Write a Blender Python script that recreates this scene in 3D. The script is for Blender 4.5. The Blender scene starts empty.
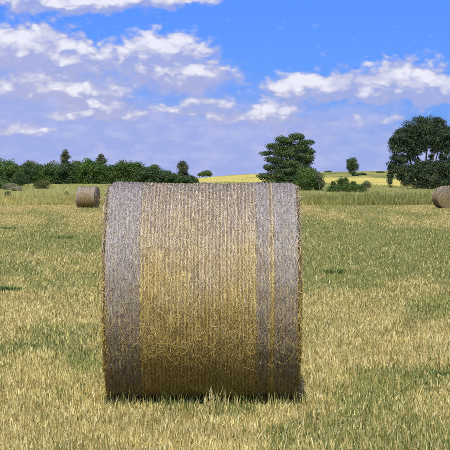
import bpy, math
import numpy as np
from mathutils import Vector

rng = np.random.default_rng(7)
scene = bpy.context.scene
COL = scene.collection
K = 1.48              # stretch of all distances (long lens)
F = 1350.0 * K        # focal length expressed in photograph pixels (450 wide)
CAM_H = 1.29
HORIZON = 187.0

# ------------------------------------------------------------------ camera
cam_data = bpy.data.cameras.new("camera")
cam_data.sensor_width = 36.0
cam_data.lens = 36.0 * F / 450.0
cam_data.clip_start = 0.1
cam_data.clip_end = 20000.0
cam = bpy.data.objects.new("camera", cam_data)
COL.objects.link(cam)
cam.location = (0, 0, CAM_H)
cam.rotation_euler = (math.radians(90) - math.atan((225 - HORIZON) / F), 0, 0)
scene.camera = cam

# ------------------------------------------------------------------ sun direction
SUN_EL = math.radians(52)
SUN_AZ = math.radians(180 + 4)       # clockwise from +Y : behind the camera, to the left
sun_vec = Vector((math.sin(SUN_AZ) * math.cos(SUN_EL), math.cos(SUN_AZ) * math.cos(SUN_EL), math.sin(SUN_EL)))
sun_data = bpy.data.lights.new("sun", 'SUN')
sun_data.energy = 4.5
sun_data.angle = math.radians(0.55)
sun_data.color = (1.0, 0.95, 0.86)
sun = bpy.data.objects.new("sun", sun_data)
COL.objects.link(sun)
sun.location = (0, 0, 60)
sun.rotation_euler = (-sun_vec).to_track_quat('-Z', 'Y').to_euler()

# ------------------------------------------------------------------ view / render settings
vs = scene.view_settings
vs.view_transform = 'Standard'
vs.look = 'None'
vs.gamma = 1.0
vs.use_curve_mapping = False
vs.exposure = 0.25
scene.render.engine = 'CYCLES'
scene.cycles.use_denoising = True
scene.cycles.max_bounces = 5
scene.cycles.diffuse_bounces = 2
scene.cycles.transparent_max_bounces = 6
scene.cycles.sample_clamp_indirect = 8


# ------------------------------------------------------------------ node helper
class NT:
    def __init__(self, tree):
        self.t = tree

    def n(self, kind, **kw):
        nd = self.t.nodes.new(kind)
        for k, v in kw.items():
            setattr(nd, k, v)
        return nd

    def link(self, a, b):
        self.t.links.new(a, b)

    def put(self, sock, v):
        if hasattr(v, 'links') or isinstance(v, bpy.types.NodeSocket):
            self.t.links.new(v, sock)
        else:
            sock.default_value = v

    def m(self, op, a, b=0.0, c=None, clamp=False):
        nd = self.n('ShaderNodeMath', operation=op)
        nd.use_clamp = clamp
        self.put(nd.inputs[0], a)
        self.put(nd.inputs[1], b)
        if c is not None:
            self.put(nd.inputs[2], c)
        return nd.outputs[0]

    def vm(self, op, a, b=(0, 0, 0)):
        nd = self.n('ShaderNodeVectorMath', operation=op)
        self.put(nd.inputs[0], a)
        self.put(nd.inputs[1], b)
        return nd.outputs[0]

    def scale(self, a, s):
        nd = self.n('ShaderNodeVectorMath', operation='SCALE')
        self.put(nd.inputs[0], a)
        self.put(nd.inputs['Scale'], s)
        return nd.outputs[0]

    def step(self, v, lo, hi, a=0.0, b=1.0):
        nd = self.n('ShaderNodeMapRange', interpolation_type='SMOOTHSTEP')
        self.put(nd.inputs[0], v)
        self.put(nd.inputs[1], lo)
        self.put(nd.inputs[2], hi)
        self.put(nd.inputs[3], a)
        self.put(nd.inputs[4], b)
        return nd.outputs[0]

    def mix(self, f, a, b, mode='MIX'):
        nd = self.n('ShaderNodeMix', data_type='RGBA', blend_type=mode)
        self.put(nd.inputs[0], f)
        for s, v in ((nd.inputs[6], a), (nd.inputs[7], b)):
            if isinstance(v, tuple) and len(v) == 3:
                v = v + (1.0,)
            self.put(s, v)
        return nd.outputs[2]

    def noise(self, vec, scale, detail=4.0, rough=0.55, lac=2.0, dist=0.0, dims='3D'):
        nd = self.n('ShaderNodeTexNoise', noise_dimensions=dims)
        self.put(nd.inputs['Vector'], vec)
        self.put(nd.inputs['Scale'], scale)
        self.put(nd.inputs['Detail'], detail)
        self.put(nd.inputs['Roughness'], rough)
        self.put(nd.inputs['Lacunarity'], lac)
        self.put(nd.inputs['Distortion'], dist)
        return nd

    def ramp(self, f, stops):
        nd = self.n('ShaderNodeValToRGB')
        cr = nd.color_ramp
        while len(cr.elements) > 1:
            cr.elements.remove(cr.elements[-1])
        cr.elements[0].position = stops[0][0]
        cr.elements[0].color = stops[0][1] + (1,)
        for p, c in stops[1:]:
            e = cr.elements.new(p)
            e.color = c + (1,)
        self.put(nd.inputs[0], f)
        return nd.outputs[0]


# ------------------------------------------------------------------ world : sky with clouds
world = bpy.data.worlds.new("World")
scene.world = world
world.use_nodes = True
world.cycles.sampling_method = 'MANUAL'
world.cycles.sample_map_resolution = 512
wt = world.node_tree
wt.nodes.clear()
SKY_STRENGTH = 0.10
SKY_UNIT = SKY_STRENGTH * 1.17

# cloud density as a function of direction (world space azimuth / elevation)
W = NT(wt)
tc = W.n('ShaderNodeTexCoord')
DIR = tc.outputs['Generated']
sp = W.n('ShaderNodeSeparateXYZ')
W.link(DIR, sp.inputs[0])
X, Y, Z = sp.outputs
az = W.m('ARCTAN2', X, Y)
rad = W.m('SQRT', W.m('ADD', W.m('MULTIPLY', X, X), W.m('MULTIPLY', Y, Y)))
el = W.m('ARCTAN2', Z, rad)
U0 = W.m('MULTIPLY', az, F)
elev = W.m('MULTIPLY', el, F)


def plane(du, dv):
    cv = W.n('ShaderNodeCombineXYZ')
    W.put(cv.inputs[0], W.m('ADD', U0, du))
    W.put(cv.inputs[1], W.m('MULTIPLY', W.m('ADD', elev, dv), 1.7))
    return cv.outputs[0]


wob = W.noise(plane(0, 0), 0.026, 3.0, 0.52, dims='2D')
wobs = W.n('ShaderNodeSeparateColor')
W.link(wob.outputs['Color'], wobs.inputs[0])
Uw = W.m('ADD', U0, W.m('MULTIPLY', W.m('SUBTRACT', wobs.outputs[0], 0.5), 40.0))
Vw = W.m('ADD', elev, W.m('MULTIPLY', W.m('SUBTRACT', wobs.outputs[1], 0.5), 16.0))
# clouds of this sky: (azimuth, elevation, half width, half height, weight) in photograph pixels
CLOUDS = [(8, 50, 36, 21, 1.15), (50, 52, 34, 23, 1.2), (86, 64, 28, 14, .75), (142, 54, 30, 19, 1.15), (178, 48, 34, 13, .9), (196, 76, 36, 16, 1.2), (150, 74, 26, 10, .6),
          (294, 88, 28, 12, 1.0), (336, 88, 34, 16, 1.2), (404, 84, 36, 22, 1.4), (446, 92, 30, 18, 1.0), (276, 112, 24, 14, 1.1), (240, 118, 30, 8, .35),
          (98, 106, 30, 11, 1.0), (30, 88, 42, 14, 1.0), (70, 90, 30, 12, .7), (198, 111, 40, 10, .62), (130, 116, 50, 10, .4), (120, 88, 40, 10, .5), (20, 132, 44, 7, .8), (205, 100, 18, 7, .7), (60, 116, 40, 5, .5),
          (40, 3, 70, 13, .8), (110, 5, 60, 11, .75), (175, -1, 60, 6, .8), (380, 122, 70, 8, .4), (300, 136, 60, 6, .35)]
gen = W.noise(DIR, 5.0, 5.0, 0.58)
outside = W.m('MAXIMUM', W.step(elev, 215.0, 420.0), W.step(W.m('ABSOLUTE', az), 0.16, 0.32))
general = W.m('MULTIPLY', W.step(gen.outputs[0], 0.46, 0.66), outside)


def density(du, dv):
    dens = general
    Uq = W.m('ADD', Uw, du)
    Vq = W.m('ADD', Vw, dv)
    for (cx, cy, rx, ry, wgt) in CLOUDS:
        a = W.m('MULTIPLY_ADD', Uq, 1.0 / rx, -(cx - 225.0) / rx)
        b = W.m('MULTIPLY_ADD', Vq, 1.0 / ry, -(HORIZON - cy) / ry)
        b = W.m('MAXIMUM', b, W.m('MULTIPLY', b, -1.25))   # flat base, rounded top
        q = W.m('MULTIPLY_ADD', b, b, W.m('MULTIPLY', a, a))
        dens = W.m('MULTIPLY_ADD', W.m('POWER', 0.40, q), float(wgt) * 1.25, dens)
    pl = plane(du, dv)
    fine = W.noise(pl, 0.045, 4.0, 0.50, dims='2D')
    vo = W.n('ShaderNodeTexVoronoi', feature='F1', voronoi_dimensions='2D')
    W.put(vo.inputs['Vector'], W.vm('ADD', pl, W.scale(wob.outputs['Color'], 26.0)))
    vo.inputs['Scale'].default_value = 0.062
    vo.inputs['Detail'].default_value = 1.0
    vo.inputs['Roughness'].default_value = 0.5
    puff = W.m('SUBTRACT', 0.45, vo.outputs['Distance'])
    dens = W.m('MULTIPLY_ADD', puff, 0.55, dens)
    return W.m('MULTIPLY_ADD', W.m('SUBTRACT', fine.outputs[0], 0.5), 0.85, dens), puff


sky = W.n('ShaderNodeTexSky', sky_type='NISHITA')
sky.sun_disc = False
sky.sun_elevation = SUN_EL
sky.sun_rotation = SUN_AZ
sky.altitude = 100
sky.air_density = 1.0
sky.dust_density = 0.4
sky.ozone_density = 3.0
blue = W.mix(1.0, sky.outputs[0], (0.20, 0.40, 1.12), 'MULTIPLY')
d0, puff0 = density(0.0, 0.0)
d1, _ = density(-4.0, 10.0)
alpha = W.step(d0, 0.14, 0.78)
lit = W.m('SUBTRACT', d0, W.m('MULTIPLY', d1, 0.92))
lit = W.step(W.m('MULTIPLY_ADD', puff0, 0.55, lit), -0.45, 1.05)
lit = W.m('MULTIPLY', lit, W.step(d0, 0.30, 1.2, 0.55, 1.15))
shade_c = tuple(c / SKY_UNIT for c in (0.44, 0.455, 0.69))
lit = W.m('MULTIPLY', lit, W.step(wobs.outputs[2], 0.36, 0.58, 0.42, 1.0))
light_c = tuple(c / SKY_UNIT for c in (0.86, 0.86, 0.95))
cloud = W.mix(lit, shade_c, light_c)
alpha = W.m('MULTIPLY', alpha, W.step(lit, 0.0, 0.45, 0.74, 1.0))
# thin lavender veil of far cloud low above the horizon
sm = W.vm('MULTIPLY', DIR, (1.0, 1.0, 2.3))
vn = W.noise(sm, 25.0, 5.0, 0.55)
veil_top = W.m('ADD', elev, W.m('MULTIPLY', W.m('SUBTRACT', vn.outputs[0], 0.5), 150.0))
veil_top = W.m('ADD', veil_top, W.m('MULTIPLY', U0, 0.16))
veil = W.m('MULTIPLY', W.step(veil_top, 132.0, 55.0), 0.95)
vn2 = W.noise(sm, 74.0, 5.0, 0.55)
veil_c = W.mix(W.step(vn2.outputs[0], 0.40, 0.66), tuple(c / SKY_UNIT for c in (0.36, 0.43, 0.79)),
               tuple(c / SKY_UNIT for c in (0.45, 0.50, 0.815)))
c1 = W.mix(veil, blue, veil_c)
c2 = W.mix(W.m('MULTIPLY', alpha, W.step(elev, 8.0, 60.0, 0.35, 0.94)), c1, cloud)
bg = W.n('ShaderNodeBackground')
W.link(c2, bg.inputs[0])
bg.inputs[1].default_value = SKY_STRENGTH
wo = W.n('ShaderNodeOutputWorld')
W.link(bg.outputs[0], wo.inputs[0])


# ------------------------------------------------------------------ numeric helpers
def hash2(ix, iy, seed):
    h = (ix.astype(np.int64) * 374761393 + iy.astype(np.int64) * 668265263 + seed * 974634779) & 0xFFFFFFFF
    h = ((h ^ (h >> 13)) * 1274126177) & 0xFFFFFFFF
    return ((h ^ (h >> 16)) & 0xFFFF) / 65535.0


def vnoise(x, y, seed=0):
    x = np.asarray(x, float)
    y = np.asarray(y, float)
    ix, iy = np.floor(x), np.floor(y)
    fx, fy = x - ix, y - iy
    fx = fx * fx * (3 - 2 * fx)
    fy = fy * fy * (3 - 2 * fy)
    a, b = hash2(ix, iy, seed), hash2(ix + 1, iy, seed)
    c, d = hash2(ix, iy + 1, seed), hash2(ix + 1, iy + 1, seed)
    return (a * (1 - fx) + b * fx) * (1 - fy) + (c * (1 - fx) + d * fx) * fy


def fbm(x, y, seed=0, octs=4):
    s, a, t = 0, 0.5, 0
    for i in range(octs):
        s = s + a * vnoise(np.asarray(x) * 2 ** i, np.asarray(y) * 2 ** i, seed + i * 17)
        t += a
        a *= 0.55
    return s / t


def sstep(v, lo, hi):
    t = np.clip((np.asarray(v, float) - lo) / (hi - lo), 0, 1)
    return t * t * (3 - 2 * t)


def terrain(x, y):
    x = np.asarray(x, float)
    y = np.asarray(y, float) / K
    z = (fbm(x / 1.7, y / 1.7, 3) - 0.5) * 0.06 * sstep(y, 9.5, 14) + (fbm(x / 0.6, y / 0.6, 5, 3) - 0.5) * 0.025
    z = z + 1.85 * np.clip((y - 106) / 76.0, 0, 1) * (1 - sstep(x, 8, 40) * 0.55)
    crest = np.interp(x, [-400, -140, -60, -11, 10, 30, 48, 80, 103, 160, 500, 1500],
                      [0, 0.5, 2.2, 3.6, 5.3, 6.7, 7.4, 7.9, 8.0, 8.0, 7.0, 4.0])
    up = np.clip((y - 190) / 430.0, 0, 1)
    up = up ** 1.25
    down = 1 - sstep(y, 640, 1100)
    z = z + crest * up * down + (fbm(x / 60, y / 60, 9) - 0.5) * 1.1 * sstep(y, 230, 400) * down
    return z


def at(px, py, d):
    """world x and z of a photograph pixel at a distance d (metres)"""
    return (px - 225.0) / F * d, CAM_H + (HORIZON - py) / F * d


PATCH = []
for (px, py, r, s) in [(92, 366, .22, .8), (84, 352, .15, .5), (330, 392, .26, .35), (60, 250, 1.6, .5), (45, 240, 1.4, .4), (64, 237, 2.2, .5), (55, 270, .9, .4),
                       (12, 228, 2.5, .5), (360, 240, 4.5, .5), (330, 232, 5, .35), (335, 262, 1.8, .4), (420, 262, 1.8, .4), (440, 378, .25, .6),
                       (395, 300, .6, .25), (312, 330, .35, .3), (75, 300, .5, .3), (20, 345, .3, .3), (60, 395, .12, .4)]:
    d = F * CAM_H / (py - HORIZON)
    PATCH.append(((px - 225) / F * d, d / K, r, s))


def green_amount(x, y):
    x = np.asarray(x, float)
    y = np.asarray(y, float) / K
    sc = 0.55 + y / 26.0
    n = fbm(x / sc.clip(0.7, 5), y / (2.2 * sc.clip(0.7, 5)), 21, 5) * 0.68 + fbm(x / 2.6, y / 7.0, 33, 4) * 0.32
    n = n * 0.65 + 0.35 * fbm(x / 8.0, y / (1.0 + y / 14.0), 45, 4)
    f = fbm(x / (0.16 + y / 55.0), y / (0.3 + y / 30.0), 57, 3)
    g = sstep(n + (f - 0.5) * 0.62, 0.45, 0.64) * 0.66 + 0.08
    g = g + 0.10 * sstep(y, 14, 30) * (1 - sstep(y, 60, 90)) * sstep(x + 0.12 * y, 0, 9)
    for (cx, cy, r, s) in PATCH:
        g = g + s * np.exp(-(((x - cx) / r) ** 2 + ((y - cy) / (r * 2.6)) ** 2))
    return np.clip(g, 0, 1)


def mesh_np(name, verts, quads=None, tris=None, smooth=False, attrs=None):
    me = bpy.data.meshes.new(name)
    nq = 0 if quads is None else len(quads)
    nt = 0 if tris is None else len(tris)
    me.vertices.add(len(verts))
    me.vertices.foreach_set('co', np.ascontiguousarray(verts, np.float32).ravel())
    idx = []
    if nq:
        idx.append(np.asarray(quads, np.int32).ravel())
    if nt:
        idx.append(np.asarray(tris, np.int32).ravel())
    idx = np.concatenate(idx)
    me.loops.add(len(idx))
    me.loops.foreach_set('vertex_index', idx)
    me.polygons.add(nq + nt)
    start = np.concatenate([np.arange(nq) * 4, nq * 4 + np.arange(nt) * 3]).astype(np.int32)
    me.polygons.foreach_set('loop_start', start)
    if smooth:
        me.polygons.foreach_set('use_smooth', np.ones(nq + nt, bool))
    if attrs:
        for k, v in attrs.items():
            a = me.attributes.new(k, 'FLOAT', 'POINT')
            a.data.foreach_set('value', np.ascontiguousarray(v, np.float32))
    me.update(calc_edges=True)
    me.validate()
    return me


def obj(name, me, mat=None, parent=None, loc=(0, 0, 0), rot=(0, 0, 0)):
    o = bpy.data.objects.new(name, me)
    COL.objects.link(o)
    if mat is not None and me is not None and len(me.materials) == 0:
        me.materials.append(mat)
    o.parent = parent
    o.location = loc
    o.rotation_euler = rot
    return o


def tag(o, label=None, cat=None, group=None, kind=None):
    if label:
        o['label'] = label
    if cat:
        o['category'] = cat
    if group:
        o['group'] = group
    if kind:
        o['kind'] = kind
    return o


def unit(v):
    return v / np.maximum(np.linalg.norm(v, axis=-1, keepdims=True), 1e-9)


# ------------------------------------------------------------------ materials
def new_mat(name):
    m = bpy.data.materials.new(name)
    m.use_nodes = True
    m.node_tree.nodes.clear()
    return m, NT(m.node_tree)


def finish(N, col, rough=0.8, spec=0.2, translucent=0.0, bump=None):
    p = N.n('ShaderNodeBsdfPrincipled')
    N.put(p.inputs['Base Color'], col)
    p.inputs['Roughness'].default_value = rough
    p.inputs['Specular IOR Level'].default_value = spec
    if bump is not None:
        b = N.n('ShaderNodeBump')
        b.inputs['Strength'].default_value = bump[1]
        b.inputs['Distance'].default_value = bump[2]
        N.put(b.inputs['Height'], bump[0])
        N.link(b.outputs[0], p.inputs['Normal'])
    out = N.n('ShaderNodeOutputMaterial')
    if translucent > 0:
        t = N.n('ShaderNodeBsdfTranslucent')
        N.put(t.inputs[0], col)
        mx = N.n('ShaderNodeMixShader')
        mx.inputs[0].default_value = translucent
        N.link(p.outputs[0], mx.inputs[1])
        N.link(t.outputs[0], mx.inputs[2])
        N.link(mx.outputs[0], out.inputs[0])
    else:
        N.link(p.outputs[0], out.inputs[0])


def island(N):
    g = N.n('ShaderNodeNewGeometry')
    return g.outputs['Random Per Island'], g.outputs['Position']


def strand_mat(name, stops, patch_scale=0.6, patch=(0.75, 1.2), rough=0.6, spec=0.3, translucent=0.15):
    m, N = new_mat(name)
    r, pos = island(N)
    c = N.ramp(r, stops)
    nz = N.noise(pos, patch_scale, 3.0)
    k = N.step(nz.outputs[0], 0.3, 0.7, patch[0], patch[1])
    c = N.mix(1.0, c, N.scale(N.n('ShaderNodeCombineXYZ').outputs[0], 1.0), 'MIX') if False else c
    cc = N.n('ShaderNodeCombineColor')
    for i in range(3):
        N.put(cc.inputs[i], k)
    c = N.mix(1.0, c, cc.outputs[0], 'MULTIPLY')
    finish(N, c, rough, spec, translucent)
    return m


M = {}
M['stubble'] = strand_mat('straw_stubble', [(0, (.22, .15, .04)), (.2, (.42, .325, .095)), (.5, (.60, .505, .18)), (.8, (.72, .64, .27)), (1, (.82, .76, .42))], 1.6, (0.72, 1.12))
M['litter'] = strand_mat('fallen_straw', [(0, (.31, .24, .08)), (.4, (.50, .42, .17)), (1, (.68, .61, .32))], 0.7, (.75, 1.1))
M['grass'] = strand_mat('green_grass', [(0, (.085, .125, .026)), (.35, (.15, .185, .042)), (.7, (.26, .275, .07)), (1, (.42, .40, .13))], 0.5, (.8, 1.15), translucent=0.3)
M['tall'] = strand_mat('tall_dry_grass', [(0, (.24, .24, .06)), (.35, (.40, .37, .10)), (.7, (.56, .50, .165)), (1, (.70, .63, .28))], 0.12, (.75, 1.15), translucent=0.4)
M['reed'] = strand_mat('green_reed', [(0, (.09, .125, .026)), (.4, (.19, .225, .05)), (.8, (.34, .35, .09)), (1, (.54, .50, .19))], 0.15, (.7, 1.2), translucent=0.4)
M['meadow'] = strand_mat('meadow_grass', [(0, (.16, .19, .05)), (.5, (.27, .29, .08)), (1, (.40, .40, .14))], 0.1, (.8, 1.15), translucent=0.25)
M['weed'] = strand_mat('weed_leaf', [(0, (.05, .12, .022)), (.5, (.09, .18, .035)), (1, (.16, .26, .06))], 4.0, (.8, 1.2), translucent=0.3)

# ground
m, N = new_mat('field_soil_and_grass')
at_ = N.n('ShaderNodeAttribute')
at_.attribute_name = 'green'
geo = N.n('ShaderNodeNewGeometry')
pos = geo.outputs['Position']
sx = N.n('ShaderNodeSeparateXYZ')
N.link(N.vm('MULTIPLY', pos, (1.0, 1.0 / K, 1.0)), sx.inputs[0])
n1 = N.noise(pos, 9.0, 5.0, 0.65)
n2 = N.noise(pos, 1.1, 4.0, 0.6)
straw = N.ramp(n1.outputs[0], [(.25, (.12, .085, .028)), (.5, (.30, .235, .08)), (.75, (.50, .41, .155))])
gcol = N.ramp(n1.outputs[0], [(.25, (.075, .095, .024)), (.5, (.18, .20, .055)), (.75, (.31, .31, .10))])
f = N.m('ADD', at_.outputs['Fac'], N.m('MULTIPLY', N.m('SUBTRACT', n2.outputs[0], 0.5), 0.7), clamp=True)
near = N.mix(f, straw, gcol)
# far olive tone and ripe paddock on the rise
far_n = N.noise(N.vm('MULTIPLY', pos, (1.0, 0.45, 1.0)), 0.028, 5.0, 0.6)
far_f = N.noise(N.vm('MULTIPLY', pos, (1.0, 0.25, 1.0)), 0.35, 4.0, 0.65)
ripe = N.ramp(far_f.outputs[0], [(.3, (.44, .38, .085)), (.7, (.62, .54, .16))])
olive_far = N.ramp(far_f.outputs[0], [(.3, (.11, .135, .04)), (.7, (.22, .235, .075))])
# darker olive colour over the top of the rise on the right
topz = N.m('SUBTRACT', sx.outputs[1], N.m('MULTIPLY', N.m('SUBTRACT', far_n.outputs[0], 0.5), 420.0))
rightside = N.step(sx.outputs[0], 8.0, 50.0)
pf = N.m('MULTIPLY', N.step(topz, 400.0, 440.0), rightside)
pf = N.m('MAXIMUM', pf, N.m('MULTIPLY', N.step(far_n.outputs[0], 0.56, 0.66), 0.65))
strip = N.m('MULTIPLY', N.step(topz, 560.0, 600.0), 0.5)
pf = N.m('MAXIMUM', pf, strip)
mott = N.noise(N.vm('MULTIPLY', pos, (1.0, 0.30, 1.0)), 0.09, 5.0, 0.65)
pf = N.m('ADD', N.m('MULTIPLY', pf, N.step(mott.outputs[0], 0.32, 0.55, 0.35, 1.0)), N.m('MULTIPLY', N.step(mott.outputs[0], 0.52, 0.72), 0.35), clamp=True)
far = N.mix(pf, ripe, olive_far)
mead = N.ramp(n2.outputs[0], [(.3, (.22, .23, .07)), (.7, (.36, .35, .12))])
col = N.mix(N.step(sx.outputs[1], 93.0, 99.0), near, mead)
col = N.mix(N.step(sx.outputs[1], 205.0, 235.0), col, far)
bh = N.noise(pos, 22.0, 5.0, 0.7)
finish(N, col, 0.95, 0.05, 0.0, (bh.outputs[0], 0.7, 0.03))
M['ground'] = m


def leaf_mat(name, dark, mid, light, scale=0.9):
    m, N = new_mat(name)
    r, pos = island(N)
    nz = N.noise(pos, scale, 3.0, 0.6)
    k = N.m('ADD', N.m('MULTIPLY', r, 0.34), N.m('MULTIPLY', N.step(nz.outputs[0], 0.28, 0.72), 0.62))
    c = N.ramp(k, [(0.05, dark), (0.5, mid), (1.0, light)])
    finish(N, c, 0.55, 0.25, 0.22)
    return m


M['leaf_tree'] = leaf_mat('tree_line_leaves', (.030, .065, .014), (.070, .130, .026), (.15, .22, .045))
M['leaf_bright'] = leaf_mat('bright_leaves', (.035, .085, .014), (.080, .165, .026), (.16, .26, .045))
M['leaf_dark'] = leaf_mat('dark_leaves', (.022, .050, .016), (.045, .090, .026), (.09, .145, .04))
M['leaf_gum'] = leaf_mat('gum_leaves', (.045, .060, .03), (.090, .108, .05), (.17, .18, .085))
M['leaf_euc'] = leaf_mat('eucalypt_leaves', (.020, .038, .018), (.042, .070, .030), (.10, .13, .05))
M['leaf_pine'] = leaf_mat('cypress_leaves', (.026, .054, .018), (.060, .105, .03), (.13, .175, .05))
M['leaf_olive'] = leaf_mat('olive_leaves', (.06, .075, .02), (.12, .14, .035), (.20, .21, .06))
M['leaf_pale'] = leaf_mat('pale_scrub_leaves', (.13, .14, .07), (.22, .23, .12), (.36, .36, .22))

m, N = new_mat('bark')
r, pos = island(N)
nz = N.noise(N.vm('MULTIPLY', pos, (1, 1, .25)), 9.0, 4.0, 0.6)
finish(N, N.ramp(nz.outputs[0], [(.3, (.045, .035, .028)), (.7, (.12, .10, .08))]), 0.9, 0.1, 0, (nz.outputs[0], .6, .03))
M['bark'] = m
m, N = new_mat('pale_bark')
r, pos = island(N)
nz = N.noise(N.vm('MULTIPLY', pos, (1, 1, .25)), 7.0, 4.0, 0.6)
finish(N, N.ramp(nz.outputs[0], [(.3, (.13, .10, .085)), (.7, (.34, .30, .26))]), 0.85, 0.1, 0, (nz.outputs[0], .4, .03))
M['pale_bark'] = m


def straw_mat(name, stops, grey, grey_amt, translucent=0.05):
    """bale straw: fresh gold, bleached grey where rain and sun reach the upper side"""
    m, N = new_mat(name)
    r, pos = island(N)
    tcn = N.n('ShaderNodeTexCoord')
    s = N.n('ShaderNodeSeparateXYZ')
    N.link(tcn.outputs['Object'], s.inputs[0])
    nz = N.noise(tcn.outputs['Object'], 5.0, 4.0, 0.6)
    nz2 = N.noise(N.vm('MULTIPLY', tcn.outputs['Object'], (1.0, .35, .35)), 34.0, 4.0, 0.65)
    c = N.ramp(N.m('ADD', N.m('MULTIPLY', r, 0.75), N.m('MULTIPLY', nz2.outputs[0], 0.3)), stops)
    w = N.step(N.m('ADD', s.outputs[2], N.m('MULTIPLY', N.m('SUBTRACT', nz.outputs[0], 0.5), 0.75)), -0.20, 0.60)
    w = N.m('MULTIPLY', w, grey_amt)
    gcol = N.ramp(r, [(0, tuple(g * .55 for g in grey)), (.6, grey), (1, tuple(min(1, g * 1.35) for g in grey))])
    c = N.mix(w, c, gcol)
    finish(N, c, 0.6, 0.25, translucent)
    return m


STRAW = [(.1, (.24, .15, .032)), (.35, (.44, .315, .075)), (.6, (.58, .44, .125)), (.85, (.70, .57, .20)), (1, (.80, .69, .32))]
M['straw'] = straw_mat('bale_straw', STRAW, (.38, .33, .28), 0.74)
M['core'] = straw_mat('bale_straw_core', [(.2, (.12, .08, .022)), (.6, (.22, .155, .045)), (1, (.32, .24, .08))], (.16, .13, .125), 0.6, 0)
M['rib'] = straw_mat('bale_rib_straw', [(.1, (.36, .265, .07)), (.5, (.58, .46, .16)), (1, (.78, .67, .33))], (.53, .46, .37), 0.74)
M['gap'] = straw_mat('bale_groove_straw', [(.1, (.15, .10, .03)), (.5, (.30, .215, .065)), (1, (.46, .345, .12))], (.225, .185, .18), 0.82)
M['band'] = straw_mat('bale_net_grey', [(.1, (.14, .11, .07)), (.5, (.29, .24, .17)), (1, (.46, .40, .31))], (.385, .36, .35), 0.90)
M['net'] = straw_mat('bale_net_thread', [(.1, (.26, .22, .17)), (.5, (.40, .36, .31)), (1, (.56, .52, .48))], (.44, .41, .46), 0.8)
M['far_straw'] = straw_mat('weathered_bale_straw', [(.1, (.14, .10, .035)), (.5, (.29, .22, .10)), (1, (.44, .36, .19))], (.34, .295, .24), 0.85)
M['far_band'] = straw_mat('weathered_bale_net', [(.1, (.18, .14, .08)), (.5, (.30, .25, .16)), (1, (.42, .36, .25))], (.38, .34, .30), 0.85)

# ------------------------------------------------------------------ ground sheet
gx = np.concatenate([-np.geomspace(4500, 12, 46), np.arange(-11.6, 11.61, 0.22), np.geomspace(12, 4500, 46)])
gy = np.concatenate([np.linspace(-60, 3, 12), np.arange(3.3, 22, 0.24), np.geomspace(22.2, 95, 110), np.geomspace(96, 1200, 150), np.geomspace(1260, 9000, 14)]) * K
XX, YY = np.meshgrid(gx, gy)
zz = terrain(XX, YY)
gv = np.stack([XX, YY, zz], -1).reshape(-1, 3)
nx_, ny_ = len(gx), len(gy)
ii = (np.arange(ny_ - 1)[:, None] * nx_ + np.arange(nx_ - 1)[None]).ravel()
gq = np.stack([ii, ii + 1, ii + 1 + nx_, ii + nx_], -1)
ground = obj('ground', mesh_np('ground', gv, gq, smooth=True, attrs={'green': green_amount(gv[:, 0], gv[:, 1])}), M['ground'])
tag(ground, 'mown hay field running back to a low golden rise', 'field', kind='structure')


# ------------------------------------------------------------------ blades
def blades(name, x, y, h, w, lean, mat, curl=0.5, z0=None, az=None):
    n = len(x)
    z = terrain(x, y) if z0 is None else z0
    root = np.stack([x, y, z - 0.004], -1)
    az = rng.uniform(0, 2 * np.pi, n) if az is None else az
    ld = np.stack([np.cos(az), np.sin(az), np.zeros(n)], -1)
    fa = rng.uniform(0, 2 * np.pi, n)
    wd = np.stack([np.cos(fa), np.sin(fa) * 0.5, np.zeros(n)], -1)
    wd = unit(wd) * (w * 0.5)[:, None]
    t = np.tan(np.clip(lean, -1.35, 1.35))
    k = 1 / np.sqrt(1 + t * t)
    up = np.array([0, 0, 1.0])
    mid = root + (ld * (t * k * h * 0.45)[:, None] + up * (k * h * 0.55)[:, None])
    tip = root + (ld * ((t * k + curl * rng.uniform(0, 1, n)) * h)[:, None] + up * (k * h * (1 - 0.25 * curl * rng.uniform(0, 1, n)))[:, None])
    v = np.stack([root - wd, root + wd, mid + wd * 0.8, mid - wd * 0.8, tip], 1).reshape(-1, 3)
    b = np.arange(n) * 5
    q = np.stack([b, b + 1, b + 2, b + 3], -1)
    tr = np.stack([b + 3, b + 2, b + 4], -1)
    return mesh_np(name, v, q, tr)


BALE_X, BALE_Y, BALE_R, BALE_L = -0.136, 8.26 * K, 0.668, 1.128


def wedge(n, d0, d1, margin, power=1.0):
    """random points in the ground wedge seen by the camera, with a margin to each side"""
    d = np.sqrt(rng.uniform(d0 ** 2, d1 ** 2, n))
    d = d * np.where(d > d0 * 1.3, 1, rng.uniform(.86, 1.1, n)) if d0 > 6 else d * np.where(d < d1 * .8, 1, rng.uniform(.85, 1.2, n))
    hw = d * 0.168 + margin
    return rng.uniform(-1, 1, n) * hw, d * K


def keep_off_bale(x, y):
    return ~((np.abs(x - BALE_X) < BALE_L / 2 - 0.02) & (np.abs(y - BALE_Y) < 0.17))


def receding(n, d0, d1, margin, power=2.0):
    """points over the seen ground, thinning smoothly with distance"""
    dd = np.linspace(d0, d1, 4000)
    pdf = (dd * .168 + margin) * dd ** -power
    cdf = np.cumsum(pdf)
    d = np.interp(rng.uniform(0, 1, n), cdf / cdf[-1], dd)
    return rng.uniform(-1, 1, n) * (d * .168 + margin), d * K


def scatter(n, d0, d1, margin, greens):
    x, y = receding(n, d0, d1, margin)
    g = green_amount(x, y)
    r = rng.uniform(0, 1, n)
    k = (r < 0.10 + 0.85 * g) if greens else (r < 1.0 - 0.80 * g)
    k &= keep_off_bale(x, y)
    sc = 9.0 / np.maximum(y / 12.0, 1.0)
    clump = fbm(x * sc, y * sc, 71, 2)
    k &= rng.uniform(0.0, 0.75, n) < clump + 0.08
    return x[k], y[k]


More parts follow.
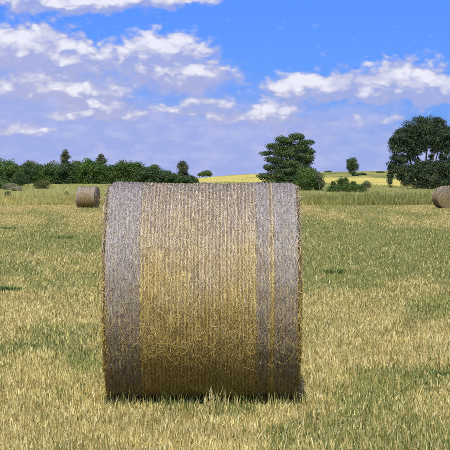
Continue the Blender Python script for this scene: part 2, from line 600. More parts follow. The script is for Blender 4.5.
def under(x, y, h):
    """shorten blades trapped below the round belly of the big bale"""
    ins = np.abs(x - BALE_X) < BALE_L / 2
    dy = np.clip(np.abs(y - BALE_Y), 0, BALE_R * 0.98)
    room = BALE_R - np.sqrt(BALE_R ** 2 - dy ** 2)
    return np.where(ins & (np.abs(y - BALE_Y) < BALE_R * .98), np.minimum(h, room * 0.9 + 0.006), h)


x, y = scatter(500000, 5.7, 97, 1.5, False)
k = len(x)
grow = (y / K / 7.0)
hh = under(x, y, .037 * grow ** .12 * rng.gamma(6, 1 / 6., k))
o = obj('stubble', blades('stubble', x, y, hh, .0040 * grow ** .60 * rng.uniform(.6, 1.3, k), rng.normal(0, .42, k), M['stubble'], .2), M['stubble'])
tag(o, 'pale cut straw stubble covering the mown field', 'stubble', kind='stuff')
x, y = scatter(320000, 5.7, 97, 1.5, True)
k = len(x)
grow = (y / K / 7.0)
hh = under(x, y, .040 * grow ** .12 * rng.gamma(5, 1 / 5., k))
o = obj('grass', blades('grass', x, y, hh, .0042 * grow ** .60 * rng.uniform(.7, 1.4, k), rng.normal(0, .4, k), M['grass'], .45), M['grass'])
tag(o, 'short green grass growing in patches between the stubble', 'grass', kind='stuff')

# fallen straw lying among the stubble
x, y = wedge(110000, 5.8, 40, 1.6)
k = keep_off_bale(x, y) & (rng.uniform(0, 1, len(x)) < (1.0 - 0.6 * green_amount(x, y)) * np.clip((13.0 * K / y) ** 2, .10, 1))
x, y = x[k], y[k]
k = len(x)
o = obj('fallen_straw', blades('fallen_straw', x, y, rng.uniform(.04, .12, k) * (.7 + .3 * y / 12 / K), .0036 * rng.uniform(.7, 1.3, k) * (.6 + .4 * y / 10 / K), rng.uniform(1.0, 1.32, k), M['litter'], .3,
        z0=terrain(x, y) + rng.uniform(0, .03, k)), M['litter'])
tag(o, 'loose cut straw strewn flat over the foreground stubble', 'straw', kind='stuff')

# taller stems in front of the bale
n = 260
x = BALE_X + rng.uniform(-.6, .62, n)
y = BALE_Y - rng.uniform(.24, .62, n)
o = obj('grass_stem', blades('grass_stem', x, y, rng.uniform(.07, .13, n), .0035 * rng.uniform(.7, 1.3, n), rng.normal(0, .25, n), M['grass'], .4), M['grass'])
tag(o, 'taller green blades along the foot of the big bale', 'grass', kind='stuff')


def seed_stems(px, n, spread, label):
    root = obj('dry_grass_tuft', None, loc=((px - 225) / F * (BALE_Y - .5), BALE_Y - .5, 0))
    tag(root, label, 'grass tuft', 'dry seed stems in front of the big bale')
    x = rng.normal(0, spread, n)
    y = rng.normal(0, spread, n)
    z0 = np.full(n, float(terrain(root.location.x, BALE_Y - .5)))
    h = rng.uniform(.09, .15, n)
    az = rng.uniform(0, 6.28, n)
    obj('stem', blades('stem', x, y, h, np.full(n, .004), rng.normal(0, .22, n), M['stubble'], .25, z0=z0, az=az), M['stubble'], root)['kind'] = 'stuff'
    g = int(n * 1.5)
    obj('leaf', blades('leaf', rng.normal(0, spread * 1.3, g), rng.normal(0, spread * 1.3, g), rng.uniform(.04, .09, g), np.full(g, .005), rng.normal(0, .5, g), M['litter'], .7, z0=np.full(g, z0[0])), M['litter'], root)['kind'] = 'stuff'


seed_stems(207, 7, .022, 'dry upright grass tuft at the foot of the big bale, left of the other two')
seed_stems(215, 11, .020, 'pale seed stems standing tallest before the middle of the big bale')
seed_stems(226, 5, .016, 'small thin grass tuft right of the tallest stems before the big bale')


# tall unmown strip beyond the field and reeds on the right
def strip(n, d0, d1, margin, h, w, mat, name, label, cat, side=None):
    d = rng.uniform(0, 1, n) ** 1.7 * (d1 - d0) + d0
    x = rng.uniform(-1, 1, n) * (d * 0.17 + margin)
    k = np.ones(n, bool) if side is None else side(x, d)
    x, d = x[k], d[k] * K
    d0, d1 = d0 * K, d1 * K
    c = fbm(x / 2.2, d / 2.2, 91, 3)
    hh = h * (0.28 + 1.25 * c) * rng.gamma(14, 1 / 14., len(x)) * (0.35 + .65 * sstep(d + rng.normal(0, 1.2, len(x)), d0 - 1, d0 + 5))
    o = obj(name, blades(name, x, d + (fbm(x / 3., x * 0, 55, 3) - .5) * 2.2, hh, w * rng.uniform(.6, 1.4, len(x)), rng.normal(0, .34, len(x)), mat, .45), mat)
    tag(o, label, cat, kind='stuff')


def meadow():
    n = 26000
    d = rng.uniform(109, 200, n)
    x = rng.uniform(-1, 1, n) * (d * .17 + 8)
    d = d * K
    o = obj('meadow_grass', blades('meadow_grass', x, d, .16 * rng.gamma(6, 1 / 6., n), .035 * rng.uniform(.6, 1.4, n), rng.normal(0, .4, n), M['meadow'], .4), M['meadow'])
    tag(o, 'pale green meadow grass between the unmown strip and the tree line', 'grass', kind='stuff')


meadow()


def reed_side(x, d):
    return (x + rng.normal(0, 1.5, len(x))) > 5.5


strip(60000, 96, 110, 8, .74, .020, M['tall'], 'tall_grass', 'tall golden unmown grass along the far edge of the field', 'tall grass', lambda x, d: ~reed_side(x, d) | (rng.uniform(0, 1, len(x)) < .28))
strip(45000, 96, 110, 8, .80, .022, M['reed'], 'reeds', 'tall dark green reeds below the right trees', 'reeds', reed_side)


# ------------------------------------------------------------------ bales
def ribbon(P, wdir, w):
    """P: n,k,3 centre lines; strips of width w along wdir"""
    n, k, _ = P.shape
    wv = wdir * (w * 0.5)[:, None]
    L = P - wv[:, None, :]
    R = P + wv[:, None, :]
    v = np.stack([L, R], 2).reshape(-1, 3)
    b = np.arange(n)[:, None] * (2 * k) + np.arange(k - 1)[None] * 2
    q = np.stack([b, b + 1, b + 3, b + 2], -1).reshape(-1, 4)
    return v, q


def bale_radius(x, th, R, L, ribs):
    e = np.clip((np.abs(x) - (L / 2 - 0.036)) / 0.036, 0, 1)
    r = R - 0.036 * (1 - np.sqrt(np.clip(1 - e * e, 0, 1)))
    wav = (fbm(x * 3 + 5, th * 2.2, 11, 3) - .5) * 0.030
    sag = -0.016 * np.exp(-((th + np.pi / 2) / .25) ** 2)
    rib = 0.0
    if ribs:
        rib = 0.0050 * np.abs(np.sin(np.pi * x / 0.0212)) - 0.004
    return r + wav + sag + rib


def surf(x, th, r):
    return np.stack([x, -r * np.cos(th), r * np.sin(th)], -1)


def strands(n, xs, R, L, ribs, length, width, sd, wild, off, k=3, th=None, flat=.6):
    """straw lying on the round side; th = 0 faces the camera side"""
    th = rng.uniform(-np.pi, np.pi, n) if th is None else th
    if len(xs) > 5000:      # the side turned away needs less straw
        keep = (np.cos(th) > -.35) | (rng.uniform(0, 1, n) < .35)
        th, xs = th[keep], xs[keep]
        n = len(th)
    ang = np.where(rng.uniform(0, 1, n) < wild, rng.uniform(-1.57, 1.57, n), rng.normal(0, sd, n))
    ln = length * rng.gamma(5, .2, n)
    s = np.linspace(-.5, .5, k)[None] * ln[:, None]
    bow = rng.normal(0, .10, n)[:, None] * ln[:, None] * (1 - 4 * (np.linspace(-.5, .5, k)[None]) ** 2)
    tx = xs[:, None] + s * np.sin(ang)[:, None] + bow * np.cos(ang)[:, None]
    tt = th[:, None] + (s * np.cos(ang)[:, None] - bow * np.sin(ang)[:, None]) / R
    tx = np.clip(tx, -L / 2 + .004, L / 2 - .004)
    o = off[0] + (off[1] - off[0]) * rng.uniform(0, 1, n) ** 2
    lift = o[:, None] * (1 + rng.normal(0, .35, (n, k)))
    P = surf(tx, tt, bale_radius(tx, tt, R, L, ribs) + np.maximum(lift, .001))
    c = P[:, k // 2]
    nrm = unit(np.stack([np.zeros(n), c[:, 1], c[:, 2]], -1))
    tan = unit(P[:, -1] - P[:, 0])
    side = unit(np.cross(tan, nrm))
    tilt = rng.normal(0, flat, n)
    wd = unit(side * np.cos(tilt)[:, None] + nrm * np.sin(tilt)[:, None])
    return ribbon(P, wd, width * rng.uniform(.6, 1.4, n))


def end_strands(n, sgn, R, L, length, width):
    r = R * np.sqrt(rng.uniform(0.0, .97, n))
    th = rng.uniform(-np.pi, np.pi, n)
    ang = rng.normal(0, .5, n)
    ln = length * rng.gamma(5, .2, n)
    s = np.linspace(-.5, .5, 3)[None] * ln[:, None]
    rr = np.clip(r[:, None] + s * np.sin(ang)[:, None], .01, R * .985)
    tt = th[:, None] + s * np.cos(ang)[:, None] / np.maximum(r[:, None], .12)
    ring = np.sin(rr * 60) * .004
    xx = sgn * (L / 2 - .004 + .02 * (1 - (rr / R) ** 2) + ring + rng.uniform(.002, .016, n)[:, None] + rng.normal(0, .004, (n, 3)))
    P = np.stack([xx, -rr * np.cos(tt), rr * np.sin(tt)], -1)
    tan = unit(P[:, -1] - P[:, 0])
    nrm = np.array([[sgn, 0., 0.]]).repeat(n, 0)
    side = unit(np.cross(tan, nrm))
    tilt = rng.normal(0, .6, n)
    wd = unit(side * np.cos(tilt)[:, None] + nrm * np.sin(tilt)[:, None])
    return ribbon(P, wd, width * rng.uniform(.6, 1.4, n))


def cat_mesh(name, parts):
    vs_, qs_, o = [], [], 0
    for v, q in parts:
        vs_.append(v)
        qs_.append(q + o)
        o += len(v)
    return mesh_np(name, np.concatenate(vs_), np.concatenate(qs_))


def core_mesh(R, L, ribs, nx=180, nt=180):
    xs = np.concatenate([np.linspace(-L / 2, L / 2, nx)])
    th = np.linspace(-np.pi, np.pi, nt, endpoint=False)
    A, B = np.meshgrid(xs, th, indexing='ij')
    v = surf(A, B, bale_radius(A, B, R, L, ribs)).reshape(-1, 3)
    i = np.arange(nx - 1)[:, None] * nt
    j = np.arange(nt)[None]
    j2 = (j + 1) % nt
    q = np.stack([i + j, i + j2, i + nt + j2, i + nt + j], -1).reshape(-1, 4)
    parts = [(v, q)]
    return cat_mesh('straw_core', parts)


def cap_mesh(R, L, sgn, nr=24, nt=120):
    rr = np.linspace(0.004, 1, nr)
    th = np.linspace(-np.pi, np.pi, nt, endpoint=False)
    A, B = np.meshgrid(rr, th, indexing='ij')
    edge = bale_radius(np.full(nt, sgn * L / 2), th, R, L, False)
    rad = A * (edge[None] + .001)
    x = sgn * (L / 2 - .004 + .02 * (1 - A ** 2) + np.sin(rad * 60) * .004 + (fbm(rad * 20, B * 3, 61, 3) - .5) * .012)
    v = np.stack([x, -rad * np.cos(B), rad * np.sin(B)], -1).reshape(-1, 3)
    i = np.arange(nr - 1)[:, None] * nt
    j = np.arange(nt)[None]
    j2 = (j + 1) % nt
    q = np.stack([i + j, i + j2, i + nt + j2, i + nt + j], -1).reshape(-1, 4)
    if sgn > 0:
        q = q[:, ::-1]
    return cat_mesh('end_face', [(v, q)])


BANDS = [(-.558, -.364), (.328, .388), (.43, .558)]


def in_band(x):
    r = np.zeros(len(x), bool)
    for a, b in BANDS:
        r |= (x > a) & (x < b)
    return r


def make_main_bale():
    R, L = BALE_R, BALE_L
    root = obj('hay_bale', None, loc=(BALE_X, BALE_Y, R - .026))
    tag(root, 'big round hay bale filling the foreground, net wrapped with grey bands at both ends', 'hay bale', 'round hay bales in the field')
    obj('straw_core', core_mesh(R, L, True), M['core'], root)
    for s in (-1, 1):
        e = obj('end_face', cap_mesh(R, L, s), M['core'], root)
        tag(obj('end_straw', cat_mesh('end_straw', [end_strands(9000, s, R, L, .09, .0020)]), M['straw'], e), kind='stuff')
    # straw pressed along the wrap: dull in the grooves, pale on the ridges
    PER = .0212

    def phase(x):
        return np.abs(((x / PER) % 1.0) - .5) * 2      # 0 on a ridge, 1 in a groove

    n = 110000
    xs = rng.uniform(-L / 2, L / 2, n)
    xs = xs[~in_band(xs) | (rng.uniform(0, 1, n) < .35)]
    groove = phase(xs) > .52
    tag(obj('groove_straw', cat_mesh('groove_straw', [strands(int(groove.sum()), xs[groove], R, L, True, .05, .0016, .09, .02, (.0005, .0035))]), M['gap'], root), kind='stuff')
    xs = xs[~groove]
    a = strands(len(xs), xs, R, L, True, .05, .0017, .11, .04, (.0005, .0045))
    # fine straws working loose through the net, thickest on the lower front and in a patch left of centre
    n = 60000
    th = rng.uniform(-np.pi, np.pi, n)
    xs = rng.uniform(-L / 2, L / 2, n)
    loose = np.clip(.16 + .75 * sstep(-np.sin(th), -.15, .55) + .75 * np.exp(-((xs + .22) / .15) ** 2 - ((th - .25) / .45) ** 2), 0, 1)
    loose = loose * (.45 + 1.1 * fbm(xs * 5, th * 4, 23, 3) - .1) * np.where(in_band(xs), .45, 1)
    kk = rng.uniform(0, 1, n) < loose
    b = strands(int(kk.sum()), xs[kk], R, L, True, .045, .0014, .42, .18, (.002, .007), th=th[kk], k=4)
    n = 700
    c = strands(n, rng.uniform(-L / 2, L / 2, n), R, L, True, .09, .0016, .6, .5, (.003, .010), k=5)
    tag(obj('straw', cat_mesh('straw', [a, b, c]), M['straw'], root), kind='stuff')
    ridges = []
    nr = int(L / PER)
    for i in range(-nr // 2, nr // 2 + 1):
        xc = i * PER + PER * .5
        if abs(xc) > L / 2 - .02:
            continue
        band = any(a_ < xc < b_ for a_, b_ in BANDS)
        cnt = 110 if band else int(760 * rng.uniform(.75, 1.1))
        th = rng.uniform(-np.pi, np.pi, cnt)
        kk = rng.uniform(0, 1, cnt) < .14 + .86 * sstep(np.sin(th), -.45, .30)
        th = th[kk]
        cnt = len(th)
        xx = xc + rng.normal(0, .0031, cnt) + .006 * (fbm(np.full(cnt, xc * 9), th * 2.5, 41, 3) - .5)
        ridges.append(strands(cnt, xx, R, L, True, .045, .0017, .06, .0, (.002, .0055), th=th))
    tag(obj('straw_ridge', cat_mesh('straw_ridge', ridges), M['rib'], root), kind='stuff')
    # bunched grey net bands
    for (x0, x1) in BANDS:
        cnt = int(80000 * (x1 - x0) / .41)
        xs = rng.uniform(x0 - .005, x1 + .005, cnt)
        th = rng.uniform(-np.pi, np.pi, cnt)
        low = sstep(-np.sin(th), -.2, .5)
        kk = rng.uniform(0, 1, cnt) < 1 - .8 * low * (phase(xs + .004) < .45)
        xs = xs + .012 * (fbm(th * 5, xs * 0 + x0, 83, 4) - .5) + rng.normal(0, .003, cnt)
        xs, th = xs[kk], th[kk]
        parts = [strands(len(xs), xs, R, L, True, .04, .0017, .14, .04, (.002, .006), th=th)]
        tag(obj('net_band', cat_mesh('net_band', parts), M['band'], root), kind='stuff')
    # net threads: lines round the bale with a zigzag between neighbours
    P = []
    K = 240
    thl = np.linspace(-np.pi, np.pi, K + 1)
    lines = np.arange(-25, 26) * .0212
    lines = lines[np.abs(lines) < L / 2 - .012]
    for xl in lines:
        ph = xl + .0035 * (fbm(np.full(K + 1, xl * 7), thl * 3, 77, 3) - .5)
        P.append(surf(ph, thl, bale_radius(ph, thl, R, L, True) + .0030))
    P = np.array(P)
    t1 = ribbon(P, np.array([[1., 0, 0]]).repeat(len(P), 0), np.full(len(P), .0022))
    Z = []
    K2 = 360
    thz = np.linspace(-np.pi, np.pi, K2 + 1)
    for a0 in lines[:-1]:
        ph = a0 + .0212 * (np.arange(K2 + 1) % 2) + .002 * rng.normal(0, .6, K2 + 1)
        Z.append(surf(ph, thz, bale_radius(ph, thz, R, L, True) + .006))
    Z = np.array(Z)
    t2 = ribbon(Z, np.array([[.3, 0, 1.]]).repeat(len(Z), 0), np.full(len(Z), .0011))
    tag(obj('net_wrap', cat_mesh('net_wrap', [t1, t2]), M['net'], root), kind='stuff')
    # fringe of loose straw along both rims
    fr = []
    for s in (-1, 1):
        n = 1800
        th = rng.uniform(-np.pi, np.pi, n)
        r0 = R - .03 + rng.uniform(-.02, .028, n)
        p0 = surf(np.full(n, s * (L / 2 - .025)), th, r0)
        out = np.stack([s * np.abs(rng.normal(.02, .014, n)), np.zeros(n), np.zeros(n)], -1)
        tang = np.stack([np.zeros(n), np.sin(th), np.cos(th)], -1) * rng.normal(0, .026, n)[:, None]
        p1 = p0 + out * .8 + tang
        p2 = p0 + out * 1.25 + tang * 1.8 + np.stack([np.zeros(n), np.zeros(n), -np.abs(rng.normal(0, .012, n))], -1)
        Pf = np.stack([p0, p1, p2], 1)
        wd = unit(np.cross(unit(p2 - p0), unit(rng.normal(0, 1, (n, 3)))))
        fr.append(ribbon(Pf, wd, np.full(n, .0024) * rng.uniform(.6, 1.3, n)))
    tag(obj('straw_fringe', cat_mesh('straw_fringe', fr), M['straw'], root), kind='stuff')
    return root


make_main_bale()


def make_far_bale(px, py, d, rot, label):
    R, L = .655, 1.17
    d = d * K
    x, _ = at(px, py, d)
    root = obj('hay_bale', None, loc=(x, d, float(terrain(x, d)) + R - .02), rot=(0, 0, rot))
    tag(root, label, 'hay bale', 'round hay bales in the field')
    obj('straw_core', core_mesh(R, L, False, 40, 90), M['core'], root)
    for s in (-1, 1):
        e = obj('end_face', cap_mesh(R, L, s, 14, 60), M['core'], root)
        tag(obj('end_straw', cat_mesh('end_straw', [end_strands(3000, s, R, L, .20, .010)]), M['far_straw'], e), kind='stuff')
    n = 7000
    a = strands(n, rng.uniform(-L / 2, L / 2, n), R, L, False, .22, .010, .2, .12, (.001, .014))
    tag(obj('straw', cat_mesh('straw', [a]), M['far_straw'], root), kind='stuff')
    for (x0, x1) in ((-.57, -.38), (.42, .57)):
        n = 1500
        a = strands(n, rng.uniform(x0, x1, n), R, L, False, .2, .008, .15, .05, (.008, .016))
        tag(obj('net_band', cat_mesh('net_band', [a]), M['far_band'], root), kind='stuff')


make_far_bale(88.0, 208, 83.5, math.radians(-14), 'small distant hay bale standing side-on left of the big bale')
make_far_bale(445.0, 208, 82.0, math.radians(-79), 'distant hay bale cut by the right edge, its round end showing')

# loose straw hanging by the right foot of the bale
n = 26
p0 = np.stack([BALE_X + BALE_L / 2 + rng.uniform(-.02, .02, n), BALE_Y - rng.uniform(.05, .45, n), rng.uniform(.02, .22, n)], -1)
p2 = p0 + np.stack([rng.uniform(.01, .13, n), -rng.uniform(.0, .16, n), -p0[:, 2] * rng.uniform(.3, .95, n)], -1)
p1 = (p0 + p2) / 2 + np.stack([np.zeros(n), np.zeros(n), rng.uniform(0, .05, n)], -1)
v, q = ribbon(np.stack([p0, p1, p2], 1), unit(rng.normal(0, 1, (n, 3))), np.full(n, .0032))
tag(obj('straw_wisp', mesh_np('straw_wisp', v, q), M['litter']), 'loose wisp of straw spilling from the lower right rim of the big bale', 'straw', kind='stuff')


# ------------------------------------------------------------------ trees
def tube(path, radii, sides=7):
    path = np.array(path, float)
    k = len(path)
    v = []
    for i in range(k):
        t = path[min(i + 1, k - 1)] - path[max(i - 1, 0)]
        t = t / max(np.linalg.norm(t), 1e-6)
        a = np.cross(t, [0.3, 1, 0.1])
        a /= max(np.linalg.norm(a), 1e-6)
        b = np.cross(t, a)
        for s in range(sides):
            an = 2 * np.pi * s / sides
            v.append(path[i] + radii[i] * (a * math.cos(an) + b * math.sin(an)))
    q = []
    for i in range(k - 1):
        for s in range(sides):
            q.append((i * sides + s, i * sides + (s + 1) % sides, (i + 1) * sides + (s + 1) % sides, (i + 1) * sides + s))
    return np.array(v), np.array(q)


def limb(p0, p1, r0, r1, wig=.06, k=6):
    p0 = np.array(p0, float)
    p1 = np.array(p1, float)
    L = np.linalg.norm(p1 - p0)
    t = np.linspace(0, 1, k)[:, None]
    off = np.cumsum(rng.normal(0, wig * L / k, (k, 3)), 0)
    off -= off[:1]
    off = off * (1 - t * .3)
    return tube(p0 + (p1 - p0) * t + off, r0 + (r1 - r0) * np.linspace(0, 1, k) ** .8)


def leaves(name, lobes, size, n_leaves, sub=0.36, flat=1.0, droop=0.0):
    """lobes: (x, y, z, rx, ry, rz, share). Each lobe carries smaller tufts, each tuft a shell of leaf faces."""
    P, O, K = [], [], []
    for (x, y, z, rx, ry, rz, share) in lobes:
        r = (rx * ry * rz) ** (1 / 3.)
        nt = int(np.clip(10 + 22 * r, 10, 40))
        dirs = unit(rng.normal(0, 1, (nt, 3)))
        rad = rng.uniform(.25, .88, nt)
        c = dirs * rad[:, None] * np.array([rx, ry, rz]) + np.array([x, y, z])
        tr = sub * r * rng.uniform(.6, 1.35, nt)
        per = np.maximum((n_leaves * share * tr ** 2 / np.sum(tr ** 2)).astype(int), 4)
        ti = np.repeat(np.arange(nt), per)
        m = len(ti)
        o = unit(rng.normal(0, 1, (m, 3)) + np.array([0, 0, .25]))
        wob = .75 + .55 * fbm(o[:, 0] * 3 + c[ti, 0] * 3, o[:, 2] * 3 + o[:, 1] * 2 + c[ti, 2] * 3, 5, 3)
        rr = tr[ti] * rng.uniform(.25, 1, m) ** .28 * wob + np.abs(rng.normal(0, size * .5, m))
        p = c[ti] + o * rr[:, None] * np.array([1.1, 1.1, .8 * flat])
        P.append(p)
        O.append(o)
    p = np.concatenate(P)
    o = np.concatenate(O)
    n = len(p)
    nrm = unit(o + np.array([0, 0, .2]) + rng.normal(0, .26, (n, 3)))
    t = unit(np.cross(nrm, rng.normal(0, 1, (n, 3))))
    t = unit(t + np.array([0, 0, -droop]))
    b = unit(np.cross(nrm, t))
    ls = size * rng.uniform(.35, 1.0, n) ** .8 * 1.45
    a = t * (ls * .62)[:, None]
    c = b * (ls * .36)[:, None]
    v = np.stack([p - a, p + c, p + a, p - c], 1).reshape(-1, 3)
    k = np.arange(n) * 4
    return mesh_np(name, v, np.stack([k, k + 1, k + 2, k + 3], -1))


def tree(name, label, cat, px, base_py, d, lobes_px, leaf, bark, size, clumps, trunks=None, group=None, per=14, ground=True, depth=1.0, droop=0.0, branches=True, trunk_r=.16, sub=.46, flat=1.0, sit=False):
    """lobes_px : (px, py, half width px, half height px, depth offset m) ; real sizes follow from the distance d"""
    d = d * K
    bx, bz = at(px, base_py, d)
    if ground:
        bz = float(terrain(bx, d)) - .05
    root = obj(name, None, loc=(bx, d, bz))
    tag(root, label, cat, group)
    s = d / F
    lob = []
    areas = [l[2] * l[3] for l in lobes_px]
    tot = sum(areas)
    for l, ar in zip(lobes_px, areas):
        wx, wz = at(l[0], l[1], d)
        rx, rz = l[2] * s * 1.13, l[3] * s * 1.13
        lob.append((wx - bx, l[4] if len(l) > 4 else 0.0, wz - bz, rx, max(rx * .9, rz * .8) * depth, rz, ar / tot))
    if sit:   # foliage reaches down to the ground
        gap = min(l[2] - l[5] for l in lob) + .05
        lob = [l[:2] + (l[2] - gap,) + l[3:] for l in lob]
    obj('crown', leaves('crown', lob, size * .52, clumps * per * 3.3, droop=droop, sub=sub, flat=flat), leaf, root)
    parts = []
    if trunks is None:
        top = max(l[2] for l in lob)
        parts.append(limb((0, 0, 0), (0.1, 0, top * .8), trunk_r, trunk_r * .35))
        if branches:
            for l in lob:
                st = min(max(l[2] * .5, .3), top * .7)
                parts.append(limb((0.05, 0, st), (l[0], l[1], l[2]), trunk_r * .45, trunk_r * .12))
    else:
        for (x0, y0, x1, y1, r0, r1, dy) in trunks:
            a = at(x0, y0, d)
            b = at(x1, y1, d)
            parts.append(limb((a[0] - bx, 0, max(a[1] - bz, 0)), (b[0] - bx, dy, b[1] - bz), r0, r1))
    obj('trunk', cat_mesh('trunk', parts), bark, root)
    return root


# big spreading eucalypt on the right
tree('eucalyptus_tree', 'large dark eucalypt with bare trunks showing between two tiers of foliage, at the right edge', 'tree', 426, 194, 165,
     [(430, 128, 15, 8.5), (414, 131, 13, 8), (404, 139, 11, 8), (397, 148, 7.5, 7), (443, 134, 12, 9), (452, 141, 10, 9), (424, 140, 17, 7), (410, 147, 10, 5.5),
      (398, 158, 7, 4.5), (438, 143, 10, 5), (460, 150, 9, 9), (392.5, 168, 4.5, 6), (390.5, 175, 2.6, 5), (390, 181, 2.0, 4.5), (411, 157, 6, 4), (418, 163, 4, 3), (442, 157, 4, 4), (420, 149, 7, 4), (451, 160, 6, 6), (403, 160, 7, 5), (433, 164, 5, 3.5), (424, 165, 4, 3), (435, 150, 5, 3), (431, 157, 3, 2.5), (427, 162, 4, 2.5), (440, 163, 4, 3), (445, 151, 6, 4), (421, 120.5, 6, 4), (438, 122, 6, 4), (393, 142, 4, 4), (400, 131, 5, 4), (415, 151, 6, 4), (402, 169, 10, 5.5), (416, 170, 12, 6), (432, 170, 10, 6), (446, 168, 10, 7), (456, 172, 9, 9),
      (410, 181, 8, 6), (424, 183, 12, 8), (438, 182, 10, 7), (450, 180, 8, 6), (401, 177, 4.5, 5)],
     M['leaf_euc'], M['bark'], .25, 1850,
     trunks=[(424, 196, 416, 150, .16, .05, .2), (426, 196, 428, 138, .20, .06, -.3), (428, 196, 441, 146, .16, .05, .3), (427, 196, 434, 148, .11, .04, -.6), (398, 164, 390, 182, .05, .02, 0),
             (422, 196, 404, 146, .16, .05, .4), (430, 196, 455, 150, .17, .05, -.2), (424, 175, 398, 166, .09, .03, 0), (430, 172, 448, 166, .08, .03, 0), (420, 160, 408, 142, .08, .03, .3), (430, 160, 446, 138, .08, .03, .2)], droop=.7, depth=.8, sub=.48)

# centre tree, layered
tree('cypress_tree', 'tall layered dark green tree right behind the big bale', 'tree', 288, 194, 150,
     [(295, 137, 8, 3.2), (285, 141, 11, 3.2), (304, 143, 8, 3), (275, 147, 11, 3), (297, 148, 14, 3.5), (265.5, 153, 6, 2), (284, 153, 15, 3.5), (309, 152, 6, 3), (300, 157, 13, 3.5),
      (276, 160, 11, 3), (290, 164, 14, 4), (307, 162, 6, 3), (270, 168, 8, 2.4), (284, 171, 14, 4), (301, 170, 11, 4.5), (264, 176, 8, 2.2), (278, 178, 14, 4), (295, 178, 15, 5.5), (304, 184, 11, 7), (282, 186, 15, 6), (266, 186, 8, 4)],
     M['leaf_pine'], M['bark'], .22, 1300, depth=.85, sub=.54, flat=.74,
     trunks=[(288, 196, 290, 142, .26, .06, .2), (288, 176, 268, 154, .10, .03, .3), (289, 170, 304, 150, .10, .03, -.3), (288, 185, 264, 178, .09, .03, 0), (289, 165, 280, 146, .08, .03, .2), (288, 186, 306, 180, .08, .03, -.3)])
tree('leafy_bush', 'mid green rounded bush leaning on the right foot of the tall layered tree', 'bush', 311, 194, 144,
     [(309, 174, 9, 6), (314, 181, 8, 8), (305, 184, 10, 8), (318, 187, 4, 5)], M['leaf_tree'], M['bark'], .16, 420, depth=.8)
tree('twiggy_shrub', 'grey half bare shrub beside the mid green bush right of the tall tree', 'shrub', 319, 194, 143,
     [(318, 177, 3, 4), (321, 184, 2.5, 5)], M['leaf_gum'], M['pale_bark'], .12, 50, per=8, trunk_r=.04)
tree('dark_bush', 'low dark bush with ragged shoots standing in the reeds between the two large trees', 'bush', 345, 195, 138,
     [(343, 187, 10, 5), (352, 188, 10, 4), (334, 189, 7, 4), (341, 181, 2.5, 4), (346, 180, 2, 3), (333, 184, 2, 3), (361, 188, 5, 4), (354, 183, 2.5, 3)], M['leaf_tree'], M['bark'], .15, 380, per=10, trunk_r=.05)
tree('dead_shrub', 'thin brownish shrub right of the ragged dark bush in the reeds', 'shrub', 366, 195, 140,
     [(366, 184, 5, 3), (364, 188, 4, 4), (369, 186, 3, 3)], M['leaf_gum'], M['pale_bark'], .12, 60, per=8, trunk_r=.04)

# lone trees on the rise
tree('lone_tree', 'solitary round tree on the golden rise between the two large trees', 'tree', 352.5, 177, 480,
     [(352.5, 162, 4.6, 3.6), (350, 166, 3.4, 4), (355, 167, 3.6, 4), (352, 172, 3, 3), (355.5, 175, 4, 1.8), (348.5, 161, 1.5, 2)], M['leaf_pine'], M['bark'], .42, 260, per=10, trunk_r=.25)
tree('far_tree', 'tiny flat-topped tree on the skyline just left of the golden rise', 'tree', 206, 178, 560,
     [(206, 173, 5, 1.8), (203, 174.5, 3.5, 1.6), (209, 174.5, 3.5, 1.4)], M['leaf_tree'], M['bark'], .45, 130, per=8, trunk_r=.2)
tree('far_tree', 'tiniest speck of a tree on the skyline beside the flat-topped one', 'tree', 199.5, 178, 560,
     [(199.5, 174.5, 1.8, 1.4)], M['leaf_tree'], M['bark'], .4, 40, per=8, trunk_r=.15)
names = ['first', 'second', 'third', 'fourth', 'fifth', 'sixth', 'seventh', 'eighth', 'ninth', 'tenth', 'eleventh', 'twelfth', 'thirteenth', 'fourteenth', 'fifteenth', 'sixteenth', 'seventeenth', 'eighteenth', 'nineteenth', 'twentieth']
for i, (px, py, d, w, h) in enumerate([(328, 169.6, 610, 3.5, .6), (362, 176, 490, 4, .8), (380, 170.5, 560, 4, .5)]):
    tree('hill_shrub', 'low dark shrub on the golden rise, %s of three from the left' % names[i], 'shrub', px, py, d,
         [(px, py - h * .4, w, h), (px + w * .5, py - h * .2, w * .6, h * .8)], M['leaf_pine'], M['bark'], .45, 60, per=8, group='shrubs on the rise', trunk_r=.08, sit=True)

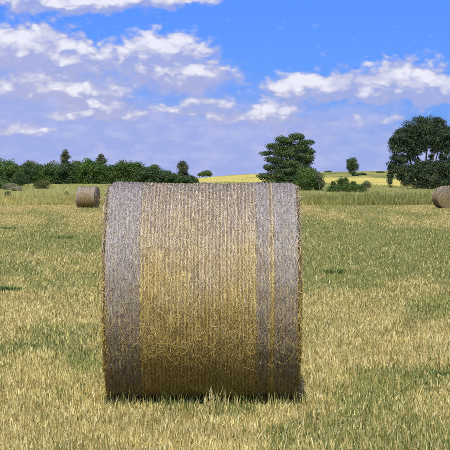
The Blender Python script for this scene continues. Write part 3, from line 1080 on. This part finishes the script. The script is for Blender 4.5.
# dense tree line on the left
BASE = 188
line = [  # px, top py, half width, leaf, distance
    (3, 158, 13, 'leaf_bright', 180), (13, 163, 9, 'leaf_tree', 174), (25, 165, 9, 'leaf_dark', 176), (31, 161, 11, 'leaf_olive', 188), (41, 164, 12, 'leaf_tree', 178),
    (54, 164.5, 12, 'leaf_tree', 175), (66, 165, 11, 'leaf_dark', 174), (77, 161.5, 12, 'leaf_tree', 178), (88, 158.5, 13, 'leaf_bright', 176), (100, 161, 11, 'leaf_tree', 175),
    (112, 164, 10, 'leaf_dark', 178), (124, 159.5, 13, 'leaf_tree', 176), (136, 163, 11, 'leaf_tree', 180), (147, 166, 9, 'leaf_dark', 176), (155, 166, 9, 'leaf_tree', 180),
    (164, 169, 9, 'leaf_dark', 178), (173, 173, 8, 'leaf_dark', 176), (188, 175, 9, 'leaf_dark', 178)]
for i, (px, top, hw, lf, d) in enumerate(line):
    top += rng.uniform(-2.2, 1.6)
    H = BASE - top
    hw *= rng.uniform(.85, 1.15)
    lob = [(px, top + H * .24, hw * .62, H * .24), (px - hw * .5, top + H * .42, hw * .55, H * .26), (px + hw * .5, top + H * .40, hw * .55, H * .26), (px - hw * .25, top + H * .3, hw * .42, H * .2, -1),
           (px, top + H * .62, hw * .95, H * .30), (px + rng.uniform(-.6, .6) * hw, top + H * .14, hw * .25, H * .15), (px + rng.uniform(-.8, .8) * hw, top + H * .2, hw * .3, H * .14), (px, top + H * .86, hw * .95, H * .16)]
    tree('bushy_tree', '%s bushy tree from the left in the dense green tree line' % names[i], 'tree', px, BASE, d, lob, M[lf], M['bark'], .25, 190, group='trees of the dense tree line', per=13, depth=.8, trunk_r=.14)

# gums behind the tree line
for (px, top, hw, lab, bright) in [(65.5, 150, 5.5, 'tall narrow gum tree rising highest above the left tree line', 0), (101.5, 153, 6, 'brownish gum tree peeping over the tree line right of the left bale', 1),
                                   (183, 160, 6.5, 'thin grey gum tree at the right end of the tree line, above the bale top', 1)]:
    lob = [(px, top + 3.5, hw * .5, 3.0), (px - hw * .38, top + 7, hw * .45, 3.2, .4), (px + hw * .4, top + 7.5, hw * .45, 3.0, -.3), (px - hw * .1, top + 11, hw * .62, 3.4),
           (px + hw * .35, top + 14.5, hw * .5, 3.0, .3), (px - hw * .4, top + 15, hw * .5, 3.2), (px, top + 19, hw * .6, 4)]
    tree('gum_tree', lab, 'tree', px, 190, 196 if px < 150 else 186, lob, M['leaf_gum'], M['pale_bark'], .2, 200, per=9, droop=.5, trunk_r=.10, sub=.5)

# undergrowth along the foot of the tree line
for (px, py, w, h, lf, d, lab, sz) in [(21, 179, 8.5, 8.5, 'leaf_dark', 152, 'round dark green bush standing in front of the tree line near the left edge', .15),
                                       (42, 183, 9, 4.5, 'leaf_olive', 150, 'low olive mound of a bush before the tree line', .13),
                                       (9, 184, 7, 3.5, 'leaf_pale', 146, 'pale flowering scrub at the left edge below the tree line', .12),
                                       (17, 187, 5, 2.5, 'leaf_pale', 142, 'small pale scrub right of the flowering one, below the round dark bush', .11),
                                       (7.5, 187, 2.8, 4.6, 'leaf_dark', 116, 'small dark shrub standing alone in the tall grass at the far left', .09),
                                       (66.5, 187, 2.2, 4.4, 'leaf_dark', 116, 'tiny dark shrub in the tall grass left of the distant bale', .08),
                                       (2, 187, 4, 4, 'leaf_tree', 150, 'green bush cut by the left edge below the tree line', .13)]:
    tree('bush', lab, 'bush', px, py + h, d, [(px, py + h * .2, w, h * .8), (px - w * .45, py - h * .15, w * .55, h * .7), (px + w * .4, py - h * .2, w * .5, h * .7), (px, py - h * .45, w * .5, h * .55)],
         M[lf], M['bark'], sz, 170, per=12, trunk_r=.04, sit=True)


# ------------------------------------------------------------------ leafy weeds in the stubble
def weed(px, py, wpx, label, n=60, h=.09):
    d = F * CAM_H / (py - HORIZON)
    x0 = (px - 225) / F * d
    w = wpx / F * d * .5
    n = int(n * 1.8)
    h = h * .8
    root = obj('weed', None, loc=(x0, d, float(terrain(x0, d)) - .005))
    tag(root, label, 'weed', 'green weeds in the stubble')
    x = rng.normal(0, w * .5, n) + w * rng.choice([-.5, .1, .6], n)
    y = rng.normal(0, w * .7, n)
    az = np.arctan2(y, x)
    obj('leaf', blades('leaf', x, y, h * rng.uniform(.6, 1.3, n), np.full(n, .004 + .0002 * d) * rng.uniform(.6, 1.4, n), rng.uniform(.2, .9, n), M['weed'], .6, z0=np.zeros(n), az=az), M['weed'], root)['kind'] = 'stuff'


weed(7, 291, 18, 'dark green weed clump at the left edge of the field', 110, .13)
weed(334, 274, 14, 'lone green weed clump right of the big bale', 70, .12)
weed(64, 239, 16, 'green weed clump in the field below the distant left bale', 80, .13)
weed(5, 229, 16, 'far green weed clump near the left edge', 80, .13)
weed(440, 377, 12, 'green weed clump at the lower right edge', 60, .08)
weed(287, 401, 6, 'bright leafy weed at the right foot of the big bale', 20, .06)
